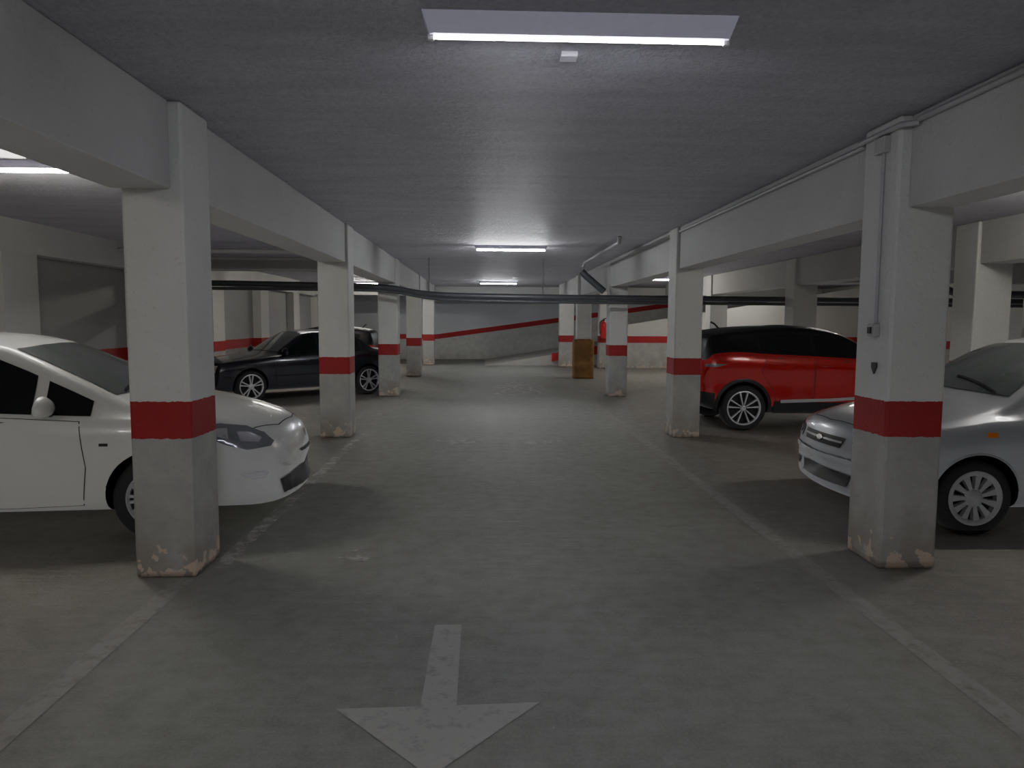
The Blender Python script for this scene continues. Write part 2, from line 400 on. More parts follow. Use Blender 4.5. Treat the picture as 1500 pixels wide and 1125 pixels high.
# ------------------------------------------------------------ pipes
G = 'dark overhead pipes'
p1 = tube('overhead_pipe', [(-6.08, 15.05, 2.34), (-2.6, 15.05, 2.30), (-1.9, 15.05, 2.27), (-1.3, 15.05, 2.14), (-.3, 15.05, 2.10), (3, 15.05, 2.08), (13.0, 15.05, 2.06)], 0.06, M_pipe, smoothcurve=True)
tag(p1, 'thick dark pipe crossing the aisle under the beams', 'pipe', G)
p2 = tube('overhead_pipe', [(-6.08, 14.86, 2.22), (-2.6, 14.86, 2.22), (-1.8, 14.86, 2.18), (-1.2, 14.86, 2.05), (-.3, 14.86, 2.00), (3, 14.86, 1.98), (13.0, 14.86, 1.96)], 0.033, M_pipe, smoothcurve=True)
tag(p2, 'thin dark pipe crossing the aisle beside thicker one', 'pipe', G)
p3 = tube('overhead_pipe', [(1.98, 14.93, 2.62), (2.08, 14.93, 2.52), (2.45, 14.93, 2.21)], 0.07, M_pipe)
tag(p3, 'thick dark pipe sloping down to the crossing pipes', 'pipe', G)
p4 = tube('overhead_pipe', [(2.03, 11.0, HC), (2.03, 11.05, HC-.09), (2.03, 14.9, HC-.09), (2.0, 14.93, HC-.18)], 0.028, M_pvc)
tag(p4, 'grey pipe running along the ceiling', 'pipe', G)
for (x, z) in [(-1.15, 2.17), (1.2, 2.15)]:
    tag(tube('hanger_rod', [(x, 15.05, HC), (x, 15.05, z)], 0.008, M_pipe), 'thin steel rod hanging a pipe from the ceiling', 'hanger rod', 'pipe hanger rods')
tag(tube('overhead_pipe', [(-6.08, 12.4, 2.74), (-2.22, 12.4, 2.74)], 0.04, M_pvc), 'grey pipe close under the bay ceiling', 'pipe', G)
tag(tube('overhead_pipe', [(-6.08, 13.1, 2.79), (-2.22, 13.1, 2.79)], 0.04, M_pvc), 'grey pipe close under the bay ceiling', 'pipe', G)
tag(tube('overhead_pipe', [(7.3, 11.6, HC-.01), (7.3, 11.6, 2.35), (7.5, 11.6, 2.12), (7.9, 11.6, 2.06), (13.0, 11.6, 2.05)], 0.06, M_pipe, smoothcurve=True), 'dark pipe bending down from the ceiling', 'pipe', G)
tag(tube('overhead_pipe', [(6.95, 16.5, HC-.01), (6.95, 16.5, 2.5), (6.95, 16.2, 2.25), (6.95, 15.15, 2.12)], 0.05, M_pipe, smoothcurve=True), 'curved dark pipe dropping from the ceiling', 'pipe', G)

# conduit on right beam
tag(tube('cable_conduit', [(2.622, -5.99, HC-.05), (2.622, 4.40, HC-.05)], 0.018, M_pvc), 'grey conduit along the top of beam', 'conduit', 'grey conduits')
tag(tube('cable_conduit', [(2.622, 4.40, HC-.07), (2.547, 4.46, HC-.07), (2.547, 4.95, HC-.07), (2.622, 5.0, HC-.07), (2.622, 9.8, HC-.07)], 0.018, M_pvc), 'grey conduit passing round the column head', 'conduit', 'grey conduits')
tag(tube('cable_conduit', [(2.622, 10.3, HC-.07), (2.622, 15.2, HC-.07)], 0.018, M_pvc), 'grey conduit along the top of beam', 'conduit', 'grey conduits')
tag(box('junction_box', 2.52, 2.566, 4.60, 4.72, 2.68, 2.78, M_box, bev=.005), 'square grey junction box at the column head', 'junction box')
tag(tube('cable_conduit', [(2.556, 4.66, 2.68), (2.556, 4.66, 1.60)], 0.011, M_pvc), 'thin grey conduit down the column face', 'conduit', 'grey conduits')
sw = tag(box('switch_box', 2.52, 2.566, 4.62, 4.70, 1.51, 1.595, M_box, bev=.006), 'small grey light switch box on the column', 'switch')
box('switch_button', -.034, -.018, -.018, .018, .02, .062, M_dark, parent=sw)
sh = mk('shield_plate', [(0,-.028,.03),(0,.028,.03),(0,.03,0),(0,0,-.045),(0,-.03,0)]+[(.014,-.028,.03),(.014,.028,.03),(.014,.03,0),(.014,0,-.045),(.014,-.03,0)],
        [(0,1,2,3,4),(9,8,7,6,5),(1,0,5,6),(2,1,6,7),(3,2,7,8),(4,3,8,9),(0,4,9,5)], M_sign)
sh.location = (2.553, 4.66, 1.31); tag(sh, 'small dark shield-shaped plate on the column', 'plate')

# ------------------------------------------------------------ fire extinguisher
V, F = lathe([(0.0, 0), (.08, 0), (.095, .02), (.095, .46), (.07, .54), (.03, .58), (.025, .60), (0, .60)], 24)
fe = mk('fire_extinguisher', V, F, M_extred, smooth=True, angle=50); fe.location = (4.02, 24.48, 1.02)
tag(fe, 'red fire extinguisher hung on a white pier', 'fire extinguisher')
box('valve', -.035, .035, -.02, .02, .59, .65, M_dark, parent=fe, bev=.005)
tube('handle', [(-.01, 0, .65), (.04, 0, .67), (.12, 0, .70)], .014, M_dark, parent=fe)
tube('hose', [(-.03, 0, .62), (-.12, 0, .58), (-.13, 0, .38), (-.11, 0, .15)], .014, M_dark, parent=fe, smoothcurve=True)
box('wall_bracket', -.03, .03, .07, .12, .2, .45, M_dark, parent=fe)

# ------------------------------------------------------------ car builder
def lin(tab, x):
    if x >= tab[0][0]: return tab[0][1]
    if x <= tab[-1][0]: return tab[-1][1]
    for (xa, a), (xb, b) in zip(tab[:-1], tab[1:]):
        if xb <= x <= xa:
            t = (xa-x)/(xa-xb) if xa != xb else 0
            return a+(b-a)*t

class Car:
    def __init__(s, name, sp):
        s.sp = sp; s.root = bpy.data.objects.new(name, None); COL.objects.link(s.root)
        s.root.empty_display_size = .3
        s.root.location = (sp['pos'][0], sp['pos'][1], 0); s.root.rotation_euler = (0, 0, math.radians(sp['ang']))
        s.build()
    def H(s, x): return lin(s.sp['top'], x)
    def B(s, x): return min(lin(s.sp['belt'], x), s.H(x)-.03)
    def W(s, x): return lin(s.sp['wid'], x)
    def sect(s, x):
        b = lin(s.sp['bot'], x); H = s.H(x); B = s.B(x); W = s.W(x); g = H-B; h = B-b; tum = s.sp['tum']
        sh = s.sp.get('shoulder', .945); sc = s.sp.get('sculpt', 0.0)
        pts = [(0,b),(.4*W,b),(.75*W,b),(.90*W,b+.012),(.955*W,b+.12*h),((.975-sc*.3)*W,b+.30*h),((.992-sc)*W,b+.52*h),(1.0*W,b+.74*h),(.992*W,b+.86*h),(.972*W,b+.95*h),(sh*W,B)]
        sw = sh*W
        Wt = sw - tum*g - .09*math.exp(-g/.12)
        r = min(.065, .5*g)
        cam = s.sp.get('cam', .035)
        for t in (.12, .5, .9):
            pts.append((sw+(Wt-sw)*t, B+(H-cam-r-B)*t if g > .12 else B+(g-r)*t*.8))
        top = H-(cam if g > .12 else min(cam, g*.5))
        pts.append((Wt-.012, top-r*.35)); pts.append((Wt-.05, top-.004))
        for k in (.66, .33, 0):
            y = (Wt-.05)*k
            pts.append((y, H-(H-top)*(k**2)*.85))
        return pts
    def bow(s, x, y):
        sp = s.sp; xm = sp['xmid']; q = (y/.85)**2
        if x > xm:
            t = min(1, (x-xm)/.8); c = .14*t*t*(3-2*t); t2 = max(0, min(1, (x-.2)/.5)); c += sp.get('bowf', .10)*t2
            return x-c*q
        t = max(0, min(1, (sp['xr2']-x)/.7)); return x+sp.get('bowr', .14)*t*t*(3-2*t)*q
    def build(s):
        sp = s.sp; xf = sp['top'][0][0]; xr = sp['top'][-1][0]
        n = int((xf-xr)/.065); xs = [xf-(xf-xr)*i/n for i in range(n+1)]
        V = []; F = []; mi = []
        for x in xs:
            hp = s.sect(x); M = len(hp)
            ring = [(y, z) for y, z in hp] + [(-y, z) for y, z in hp[-2:0:-1]]
            R = len(ring)
            for (y, z) in ring: V.append((s.bow(x, y), y, z))
        for j in range(len(xs)-1):
            for i in range(R):
                k = (i+1) % R; F.append((j*R+i, j*R+k, (j+1)*R+k, (j+1)*R+i))
                up = (10 <= i < R-10)
                lo = (i < 4 or i >= R-4)
                xc = xs[j]
                m = 0
                if up and sp.get('roofmat') and sp['roofx'][1] < xc < sp['roofx'][0]: m = 2
                if lo and sp.get('lowmat'): m = 3
                mi.append(m)
        F.append(tuple(range(R))[::-1]); mi.append(0)
        F.append(tuple(range((len(xs)-1)*R, len(xs)*R))); mi.append(0)
        me = bpy.data.meshes.new('tmpbody'); me.from_pydata(V, [], F)
        mats = [sp['paint'], M_black, sp.get('roofmat') or sp['paint'], sp.get('lowmat') or sp['paint']]
        for m in mats: me.materials.append(m)
        me.polygons.foreach_set('material_index', mi)
        bm = bmesh.new(); bm.from_mesh(me); bmesh.ops.recalc_face_normals(bm, faces=bm.faces); bm.to_mesh(me); bm.free()
        ob = bpy.data.objects.new('tmpbody', me); COL.objects.link(ob)
        md = ob.modifiers.new('s', 'SUBSURF'); md.levels = 1; md.render_levels = 1
        dg = bpy.context.evaluated_depsgraph_get()
        full = bpy.data.meshes.new_from_object(ob.evaluated_get(dg))
        s.bvh = BVHTree.FromPolygons([v.co.copy() for v in full.vertices], [tuple(p.vertices) for p in full.polygons])
        ob.modifiers.clear(); ob.data = full
        ra = sp['arch']; rt = sp['rt']; CV = []; CFc = []
        for ax in (0, -sp['wb']):
            for sd in (-1, 1):
                b0 = len(CV); nn = 40
                for yv in (sd*.56, sd*1.05):
                    for i in range(nn):
                        a = 2*math.pi*i/nn; CV.append((ax+ra*math.cos(a), yv, rt+.01+ra*math.sin(a)))
                for i in range(nn):
                    k = (i+1) % nn; CFc.append((b0+i, b0+k, b0+nn+k, b0+nn+i))
                CFc.append(tuple(b0+i for i in range(nn))[::-1]); CFc.append(tuple(b0+nn+i for i in range(nn)))
        cm = bpy.data.meshes.new('cut'); cm.from_pydata(CV, [], CFc)
        bm = bmesh.new(); bm.from_mesh(cm); bmesh.ops.recalc_face_normals(bm, faces=bm.faces); bm.to_mesh(cm); bm.free()
        co = bpy.data.objects.new('cut', cm); COL.objects.link(co)
        bo = ob.modifiers.new('b', 'BOOLEAN'); bo.operation = 'DIFFERENCE'; bo.solver = 'EXACT'; bo.object = co
        dg = bpy.context.evaluated_depsgraph_get()
        fin = bpy.data.meshes.new_from_object(ob.evaluated_get(dg)); fin.name = 'body'
        bpy.data.objects.remove(co); bpy.data.objects.remove(ob)
        for p in fin.polygons:
            c = p.center
            for ax in (0, -sp['wb']):
                if math.hypot(c.x-ax, c.z-rt-.01) < ra+.002 and abs(c.y) > .5 and c.z > .1: p.material_index = 1
            p.use_smooth = True
        fin.set_sharp_from_angle(angle=math.radians(38))
        body = bpy.data.objects.new('body', fin); COL.objects.link(body); body.parent = s.root
        s.body = body
        for ax in (0, -sp['wb']):
            for sd in (-1, 1): s.wheel(ax, sd)
    def cast(s, mode, side, a, b):
        if mode == 'side': o = Vector((a, side*3, b)); d = Vector((0, -side, 0))
        elif mode == 'front': o = Vector((5, a, b)); d = Vector((-1, 0, 0))
        elif mode == 'rear': o = Vector((-9, a, b)); d = Vector((1, 0, 0))
        else: o = Vector((a, b, 5)); d = Vector((0, 0, -1))
        h, nrm, idx, dist = s.bvh.ray_cast(o, d)
        if h is None:
            q = Vector((a, side*.8, b)) if mode == 'side' else (Vector((.8, a, b)) if mode == 'front' else (Vector((-3.2, a, b)) if mode == 'rear' else Vector((a, b, 1.4))))
            h, nrm, idx, dist = s.bvh.find_nearest(q)
        if nrm.dot(d) > 0: nrm = -nrm
        return h, nrm
    def patch(s, name, poly, mode, mat, side=1, off=.004, res=.035, label=None, parent=None):
        bd = []
        for i in range(len(poly)):
            p, q = Vector(poly[i]), Vector(poly[(i+1) % len(poly)])
            k = max(1, int((q-p).length/res))
            for t in range(k): bd.append(p+(q-p)*t/k)
        nb = len(bd); pts = list(bd)
        xs = [p.x for p in bd]; zs = [p.y for p in bd]
        def inside(x, y):
            c = False; j = nb-1
            for i in range(nb):
                if (bd[i].y > y) != (bd[j].y > y) and x < (bd[j].x-bd[i].x)*(y-bd[i].y)/(bd[j].y-bd[i].y)+bd[i].x: c = not c
                j = i
            return c
        def near(x, y): return any((p.x-x)**2+(p.y-y)**2 < (res*.45)**2 for p in bd)
        gx = min(xs)+res/2
        while gx < max(xs):
            gy = min(zs)+res/2
            while gy < max(zs):
                if inside(gx, gy) and not near(gx, gy): pts.append(Vector((gx, gy)))
                gy += res
            gx += res
        r = geometry.delaunay_2d_cdt(pts, [(i, (i+1) % nb) for i in range(nb)], [list(range(nb))], 1, 1e-5)
        V = []
        ns = []
        for p in r[0]:
            h, nn = s.cast(mode, side, p.x, p.y); V.append(h+nn*off); ns.append(nn)
        Fs = []
        for f in r[2]:
            a, b, c = [V[i] for i in f[:3]]
            nn = (b-a).cross(c-a)
            Fs.append(tuple(f) if nn.dot(ns[f[0]]) > 0 else tuple(f)[::-1])
        ob = mk(name, V, Fs, mat, parent=parent or s.root, smooth=True)
        if label: ob['label'] = label
        return ob
    def strip(s, name, line, w, mode, mat, side=1, off=.003, res=.04, **k):
        L = [Vector(p) for p in line]; A = []; Bp = []
        for i, p in enumerate(L):
            d = (L[min(i+1, len(L)-1)]-L[max(i-1, 0)]).normalized(); nn = Vector((-d.y, d.x))*w/2
            A.append(p+nn); Bp.append(p-nn)
        return s.patch(name, [tuple(v) for v in A+Bp[::-1]], mode, mat, side, off, res, **k)
    def ring(s, name, ax, r0, r1, mat, side, off=.012, a0=-12, a1=192, zc=None):
        zc = zc if zc is not None else s.sp['rt']+.01; n = 30; V = []; F = []
        for rr in (r0, (r0+r1)/2, r1):
            for i in range(n+1):
                a = math.radians(a0+(a1-a0)*i/n); x = ax+rr*math.cos(a); z = zc+rr*math.sin(a)
                h, nn = s.cast('side', side, x, max(z, .2)); 
                V.append(Vector((x, h.y+side*(off if rr != r1 else .002), z)))
        for j in range(2):
            for i in range(n):
                a = j*(n+1)+i; q = (a, a+1, a+n+2, a+n+1)
                F.append(q if side < 0 else q[::-1])
        return mk(name, V, F, mat, parent=s.root, smooth=True)
    def sidewin(s, name, x1, x0, side, mat=M_glass, lift=.03, drop=.115, sl=.1, off=.006):
        n = 14; lo = []; hi = []
        for i in range(n+1):
            x = x1+(x0-x1)*i/n; zb = lin(s.sp['belt'], x+sl*.5)+lift; zt = s.H(x+sl)-drop
            if zt < zb+.008: zt = zb+.008
            lo.append((x, zb)); hi.append((x, zt))
        return s.patch(name, lo+hi[::-1], 'side', mat, side, off)
    def screen(s, name, xb, xt, mode, mat=M_glass2, mg=.07, off=.005):
        zb = s.H(xb)+.015; zt = s.H(xt)-.03; n = 8; Lf = []; Rt = []; tum = s.sp['tum']
        for i in range(n+1):
            t = i/n; z = zb+(zt-zb)*t; x = xb+(xt-xb)*t
            w = s.sp.get('shoulder', .945)*s.W(x)-tum*(z-s.B(x))-.02-mg-(.02*(1-t))
            Lf.append((-w, z-.03)); Rt.append((w, z-.03))
        mid_top = [(Rt[-1][0]*k, Rt[-1][1]+.028*(1-k*k)) for k in (.5, 0, -.5)]
        mid_bot = [(-Rt[0][0]*k, Rt[0][1]+.02*(1-k*k)) for k in (.5, 0, -.5)]
        return s.patch(name, Rt+mid_top+Lf[::-1]+mid_bot, mode, mat, 1, off, res=.045)
    def wheel(s, ax, sd):
        sp = s.sp; rt = sp['rt']; w = .19; yo = sp['track']
        rr = sp['rr']
        prof = [(rr-.02, -w/2+.01), (rr+.02, -w/2), (rt-.03, -w/2), (rt-.008, -w/2+.015), (rt, -w/2+.04), (rt, w/2-.04), (rt-.008, w/2-.015), (rt-.03, w/2), (rr+.03, w/2+.004), (rr+.004, w/2-.006), (rr-.004, w/2-.03), (rr-.02, -w/2+.02)]
        V, F = lathe(prof, 48, 'Y')
        b0 = len(V)
        for i in range(48):
            a = 2*math.pi*i/48; V.append(((rr-.01)*math.cos(a), w/2-.085, (rr-.01)*math.sin(a)))
        F.append(tuple(range(b0, b0+48))[::-1])
        wh = mk('wheel', V, F, M_tire, parent=s.root, smooth=True, angle=40)
        wh.location = (ax, sd*(yo-w/2), rt)
        if sd < 0: wh.rotation_euler = (0, 0, math.pi)
        V = []; F = []
        def addlathe(pr, n=48):
            v, f = lathe(pr, n, 'Y'); o = len(V); V.extend(v); F.extend([tuple(i+o for i in q) for q in f])
        yo_ = w/2
        rw = sp.get('rimw', .016)
        addlathe([(rr-rw-.004, yo_-.06), (rr-rw-.004, yo_-.012), (rr-rw*.4, yo_-.002), (rr+.004, yo_-.004)])
        hb = sp.get('hubr', .06)
        addlathe([(.0001, yo_-.006), (hb*.4, yo_-.008), (hb*.8, yo_-.012), (hb, yo_-.024), (hb, yo_-.07)], 24)
        for (a, w0, w1) in sp['spokes']:
            a = math.radians(a); ca, sa = math.cos(a), math.sin(a); o = len(V)
            for (r, wd, yy_) in ((.045, w0, yo_-.018), ((rr+.045)/2, (w0+w1)/2*.95, yo_-.014), (rr-.008, w1, yo_-.012)):
                for sx in (-1, 1):
                    for (dy, sc) in ((0, .75), (-.03, 1)):
                        t = sx*wd/2*sc
                        V.append((r*ca-t*sa, yy_+dy, r*sa+t*ca))
            for k in (0, 4):
                F.append((o+k+0, o+k+2, o+k+6, o+k+4)); F.append((o+k+1, o+k+0, o+k+4, o+k+5)); F.append((o+k+2, o+k+3, o+k+7, o+k+6))
        rim = mk(sp.get('rimname', 'rim'), V, F, sp['rimmat'], parent=wh, smooth=True, angle=35)
        bm = bmesh.new(); bm.from_mesh(rim.data); bmesh.ops.recalc_face_normals(bm, faces=bm.faces); bm.to_mesh(rim.data); bm.free()
        return wh
    def mirror(s, x, z, side, mat, y=None, sx=.07, sy=.12, sz=.075):
        h, nn = s.cast('side', side, x, z-.03)
        bm = bmesh.new(); bmesh.ops.create_uvsphere(bm, u_segments=20, v_segments=12, radius=1)
        for v in bm.verts:
            p = v.co
            if p.x < 0: p.x *= .35
            p.x *= sx; p.y *= sy; p.z *= sz
            p.z += -.02*abs(p.y)/sy
        me = bpy.data.meshes.new('side_mirror'); bm.to_mesh(me); bm.free(); me.materials.append(mat)
        me.polygons.foreach_set('use_smooth', [True]*len(me.polygons))
        ob = bpy.data.objects.new('side_mirror', me); COL.objects.link(ob); ob.parent = s.root
        ob.location = (x, h.y+side*.13, z)
        tube('mirror_stalk', [(0.0, -side*.15, -.07), (0, -side*.03, -.03)], .028, M_black, parent=ob)
        return ob
    def handle(s, x, z, side, mat, parent=None):
        h, nn = s.cast('side', side, x, z)
        return tube('door_handle', [(x-.09, h.y+side*.006, z), (x-.07, h.y+side*.03, z+.003), (x+.07, h.y+side*.03, z+.003), (x+.09, h.y+side*.006, z)], .011, mat, parent=parent or s.root)
    def door(s, poly, side, handle=None):
        c = Vector((sum(p[0] for p in poly)/len(poly), sum(p[1] for p in poly)/len(poly)))
        big = []
        for p in poly:
            d = Vector(p)-c; big.append((p[0]+(.005 if d.x > 0 else -.005), p[1]+(.005 if d.y > 0 else -.005)))
        s.patch('door_gap', big, 'side', M_seam, side, .0018, .05)
        d = s.patch('door', poly, 'side', s.sp['paint'], side, .0045, .05)
        if handle: s.handle(handle[0], handle[1], side, handle[2], parent=d)
        return d
    def label(s, l): tag(s.root, l, 'car')

# ---- white hatchback
sp = dict(pos=(-2.44, 6.03), ang=5, paint=M_white, wb=2.51, rt=.305, rr=.205, arch=.345, track=.815, tum=.36, xmid=-1.6, xr2=-2.5, bowf=.10,
  top=[(.98,.48),(.978,.58),(.95,.67),(.89,.745),(.76,.83),(.54,.905),(.27,.97),(0,1.015),(-.16,1.04),(-.45,1.18),(-.8,1.34),(-1.02,1.43),(-1.25,1.475),(-1.7,1.51),(-2.2,1.49),(-2.65,1.42),(-2.85,1.30),(-3.02,1.08),(-3.12,.98),(-3.16,.8),(-3.17,.5)],
  belt=[(.98,.45),(.86,.62),(.6,.76),(.3,.85),(0,.88),(-.5,.895),(-1.5,.94),(-2.5,1.0),(-3.1,.9)],
  bot=[(.98,.27),(.95,.21),(.8,.19),(.5,.2),(-2.6,.2),(-3,.26),(-3.17,.40)],
  wid=[(.98,.54),(.92,.64),(.8,.73),(.6,.79),(.3,.83),(0,.84),(-2.4,.84),(-2.9,.78),(-3.17,.62)],
  rimmat=M_hub, rimname='hubcap', spokes=[(a*36+d, .022, .030) for a in range(10) for d in (-7, 7)])
c = Car('car', sp); c.label('white compact hatchback parked nose to the aisle')
for sd in (-1, 1):
    c.sidewin('side_window', -.82, -1.72, sd, lift=.015)
    c.sidewin('side_window', -.43, -.74, sd, lift=.015)
    c.sidewin('side_window', -1.82, -2.55, sd)
    c.door([(-.50, .27), (-.46, .55), (-.50, .87), (-1.0, .90), (-1.78, .92), (-1.78, .27), (-1.0, .255)], sd, (-1.62, .80, M_white))
    c.patch('headlight', [(.24,.815),(.42,.83),(.59,.80),(.71,.745),(.78,.675),(.76,.64),(.62,.635),(.48,.68),(.34,.75)], 'side', M_lens, sd, .005, .03)
    c.patch('headlight_reflector', [(.53,.765),(.62,.755),(.70,.71),(.68,.68),(.57,.695)], 'side', M_lensin, sd, .007, .03)
    c.patch('headlight_reflector', [(.38,.79),(.47,.795),(.49,.72),(.40,.75)], 'side', M_lensin, sd, .007, .03)
    c.patch('fog_lamp', [(.57,.457),(.69,.466),(.755,.457),(.74,.418),(.65,.413)], 'side', M_lensin, sd, .005, .03)
    c.mirror(-.70, .99, sd, M_white)
    c.patch('side_marker', [(-.36,.70),(-.30,.70),(-.30,.72),(-.36,.72)], 'side', M_black, sd, .006, .03)
    c.patch('tail_light', [(-3.0,1.30),(-2.85,1.32),(-2.9,.95),(-3.02,.9)], 'side', M_tail, sd, .005)
c.screen('windshield', -.2, -1.05, 'front')
c.screen('rear_window', -3.02, -2.72, 'rear', M_glass)
c.patch('lower_grille', [(-.58,.385),(-.3,.40),(.3,.40),(.58,.385),(.54,.27),(-.54,.27)], 'front', M_black, 1, .008, .03)
c.patch('upper_grille', [(-.26,.56),(.26,.56),(.22,.535),(-.22,.535)], 'front', M_black, 1, .006, .03)
c.patch('hood_badge', [(.035*math.cos(t*.524), .66+.03*math.sin(t*.524)) for t in range(12)], 'front', M_chrome, 1, .010, .02)
c.strip('hood_seam', [(.62,-.62),(.78,-.35),(.82,0),(.78,.35),(.62,.62)], .007, 'top', M_seam, 1, .003)
c.strip('wiper', [(-.30,-.5),(-.36,.05)], .02, 'top', M_black, 1, .012)

# ---- silver compact
sp = dict(pos=(3.68, 6.00), ang=180, paint=M_silver, wb=2.48, rt=.29, rr=.205, arch=.325, track=.805, tum=.34, xmid=-1.6, xr2=-2.4, bowf=.04, hubr=.075, rimw=.03,
  top=[(.86,.46),(.855,.60),(.84,.70),(.79,.765),(.64,.825),(.35,.89),(.1,.945),(-.12,.995),(-.22,1.04),(-.45,1.20),(-.75,1.37),(-.95,1.45),(-1.2,1.50),(-1.7,1.52),(-2.2,1.50),(-2.7,1.42),(-2.95,1.2),(-3.1,1.0),(-3.15,.8),(-3.16,.5)],
  belt=[(.86,.44),(.78,.67),(.4,.81),(0,.865),(-.5,.90),(-1.5,.93),(-3.1,.94)],
  bot=[(.86,.26),(.82,.20),(.6,.18),(-2.6,.2),(-3,.26),(-3.16,.40)],
  wid=[(.86,.62),(.82,.70),(.70,.765),(.45,.81),(.2,.83),(0,.835),(-2.4,.83),(-2.9,.76),(-3.16,.6)],
  rimmat=M_hub, rimname='hubcap', spokes=[(a*32.727, .028, .078) for a in range(11)])
c = Car('car', sp); c.label('silver compact car parked behind the conduit column')
for sd in (-1, 1):
    c.sidewin('side_window', -.50, -1.45, sd)
    c.sidewin('side_window', -1.55, -2.45, sd)
    c.door([(-.52, .28), (-.47, .55), (-.50, .86), (-1.0, .88), (-1.50, .90), (-1.50, .28), (-1.0, .26)], sd, (-1.35, .78, M_silver))
    c.patch('headlight', [(.36,.735),(.52,.745),(.66,.71),(.76,.65),(.765,.575),(.60,.565),(.44,.61)], 'side', M_lens, sd, .005, .03)
    c.patch('headlight_reflector', [(.50,.71),(.62,.69),(.70,.64),(.68,.60),(.52,.63)], 'side', M_lensin, sd, .007, .03)
    c.patch('headlight', [(sd*.44,.68),(sd*.64,.695),(sd*.68,.58),(sd*.46,.575)], 'front', M_lens, 1, .006, .03)
    c.patch('headlight_reflector', [(sd*.50,.66),(sd*.60,.67),(sd*.62,.60),(sd*.52,.595)], 'front', M_lensin, 1, .009, .03)
    c.patch('turn_signal', [(-.12,.755),(-.045,.755),(-.045,.79),(-.12,.79)], 'side', M_orange, sd, .009, .03)
    c.patch('fog_lamp_recess', [(sd*.52,.37),(sd*.64,.38),(sd*.64,.31),(sd*.54,.30)], 'front', M_black, 1, .006, .03)
    c.ring('wheel_arch_lip', 0, .324, .340, M_silver, sd, .006)
    c.strip('bumper_moulding', [(.42,.49),(.60,.49),(.76,.49)], .04, 'side', M_silver, sd, .014)
    c.mirror(-.72, 1.0, sd, M_silver)
    c.strip('side_moulding', [(-.52,.50),(-1.5,.50),(-2.05,.50)], .04, 'side', M_silver, sd, .012)
    c.patch('tail_light', [(-3.0,1.0),(-2.85,1.0),(-2.85,.72),(-3.02,.72)], 'side', M_tail, sd, .005)
c.screen('windshield', -.24, -1.02, 'front')
c.screen('rear_window', -3.02, -2.76, 'rear', M_glass)
c.patch('upper_grille', [(-.34,.67),(.34,.67),(.30,.585),(-.30,.585)], 'front', M_black, 1, .008, .03)
c.strip('grille_bar', [(-.32,.63),(.32,.63)], .016, 'front', M_silver, 1, .014)
c.strip('bumper_moulding', [(-.70,.49),(0,.49),(.70,.49)], .04, 'front', M_silver, 1, .014)
c.patch('hood_badge', [(.05*math.cos(t*.524), .63+.022*math.sin(t*.524)) for t in range(12)], 'front', M_chrome, 1, .018, .02)
c.patch('lower_grille', [(-.42,.38),(.42,.38),(.38,.28),(-.38,.28)], 'front', M_black, 1, .008, .03)
c.strip('hood_seam', [(.50,-.62),(.70,-.35),(.74,0),(.70,.35),(.50,.62)], .007, 'top', M_seam, 1, .003)
c.strip('wiper', [(-.32,.5),(-.38,-.05)], .02, 'top', M_black, 1, .012)

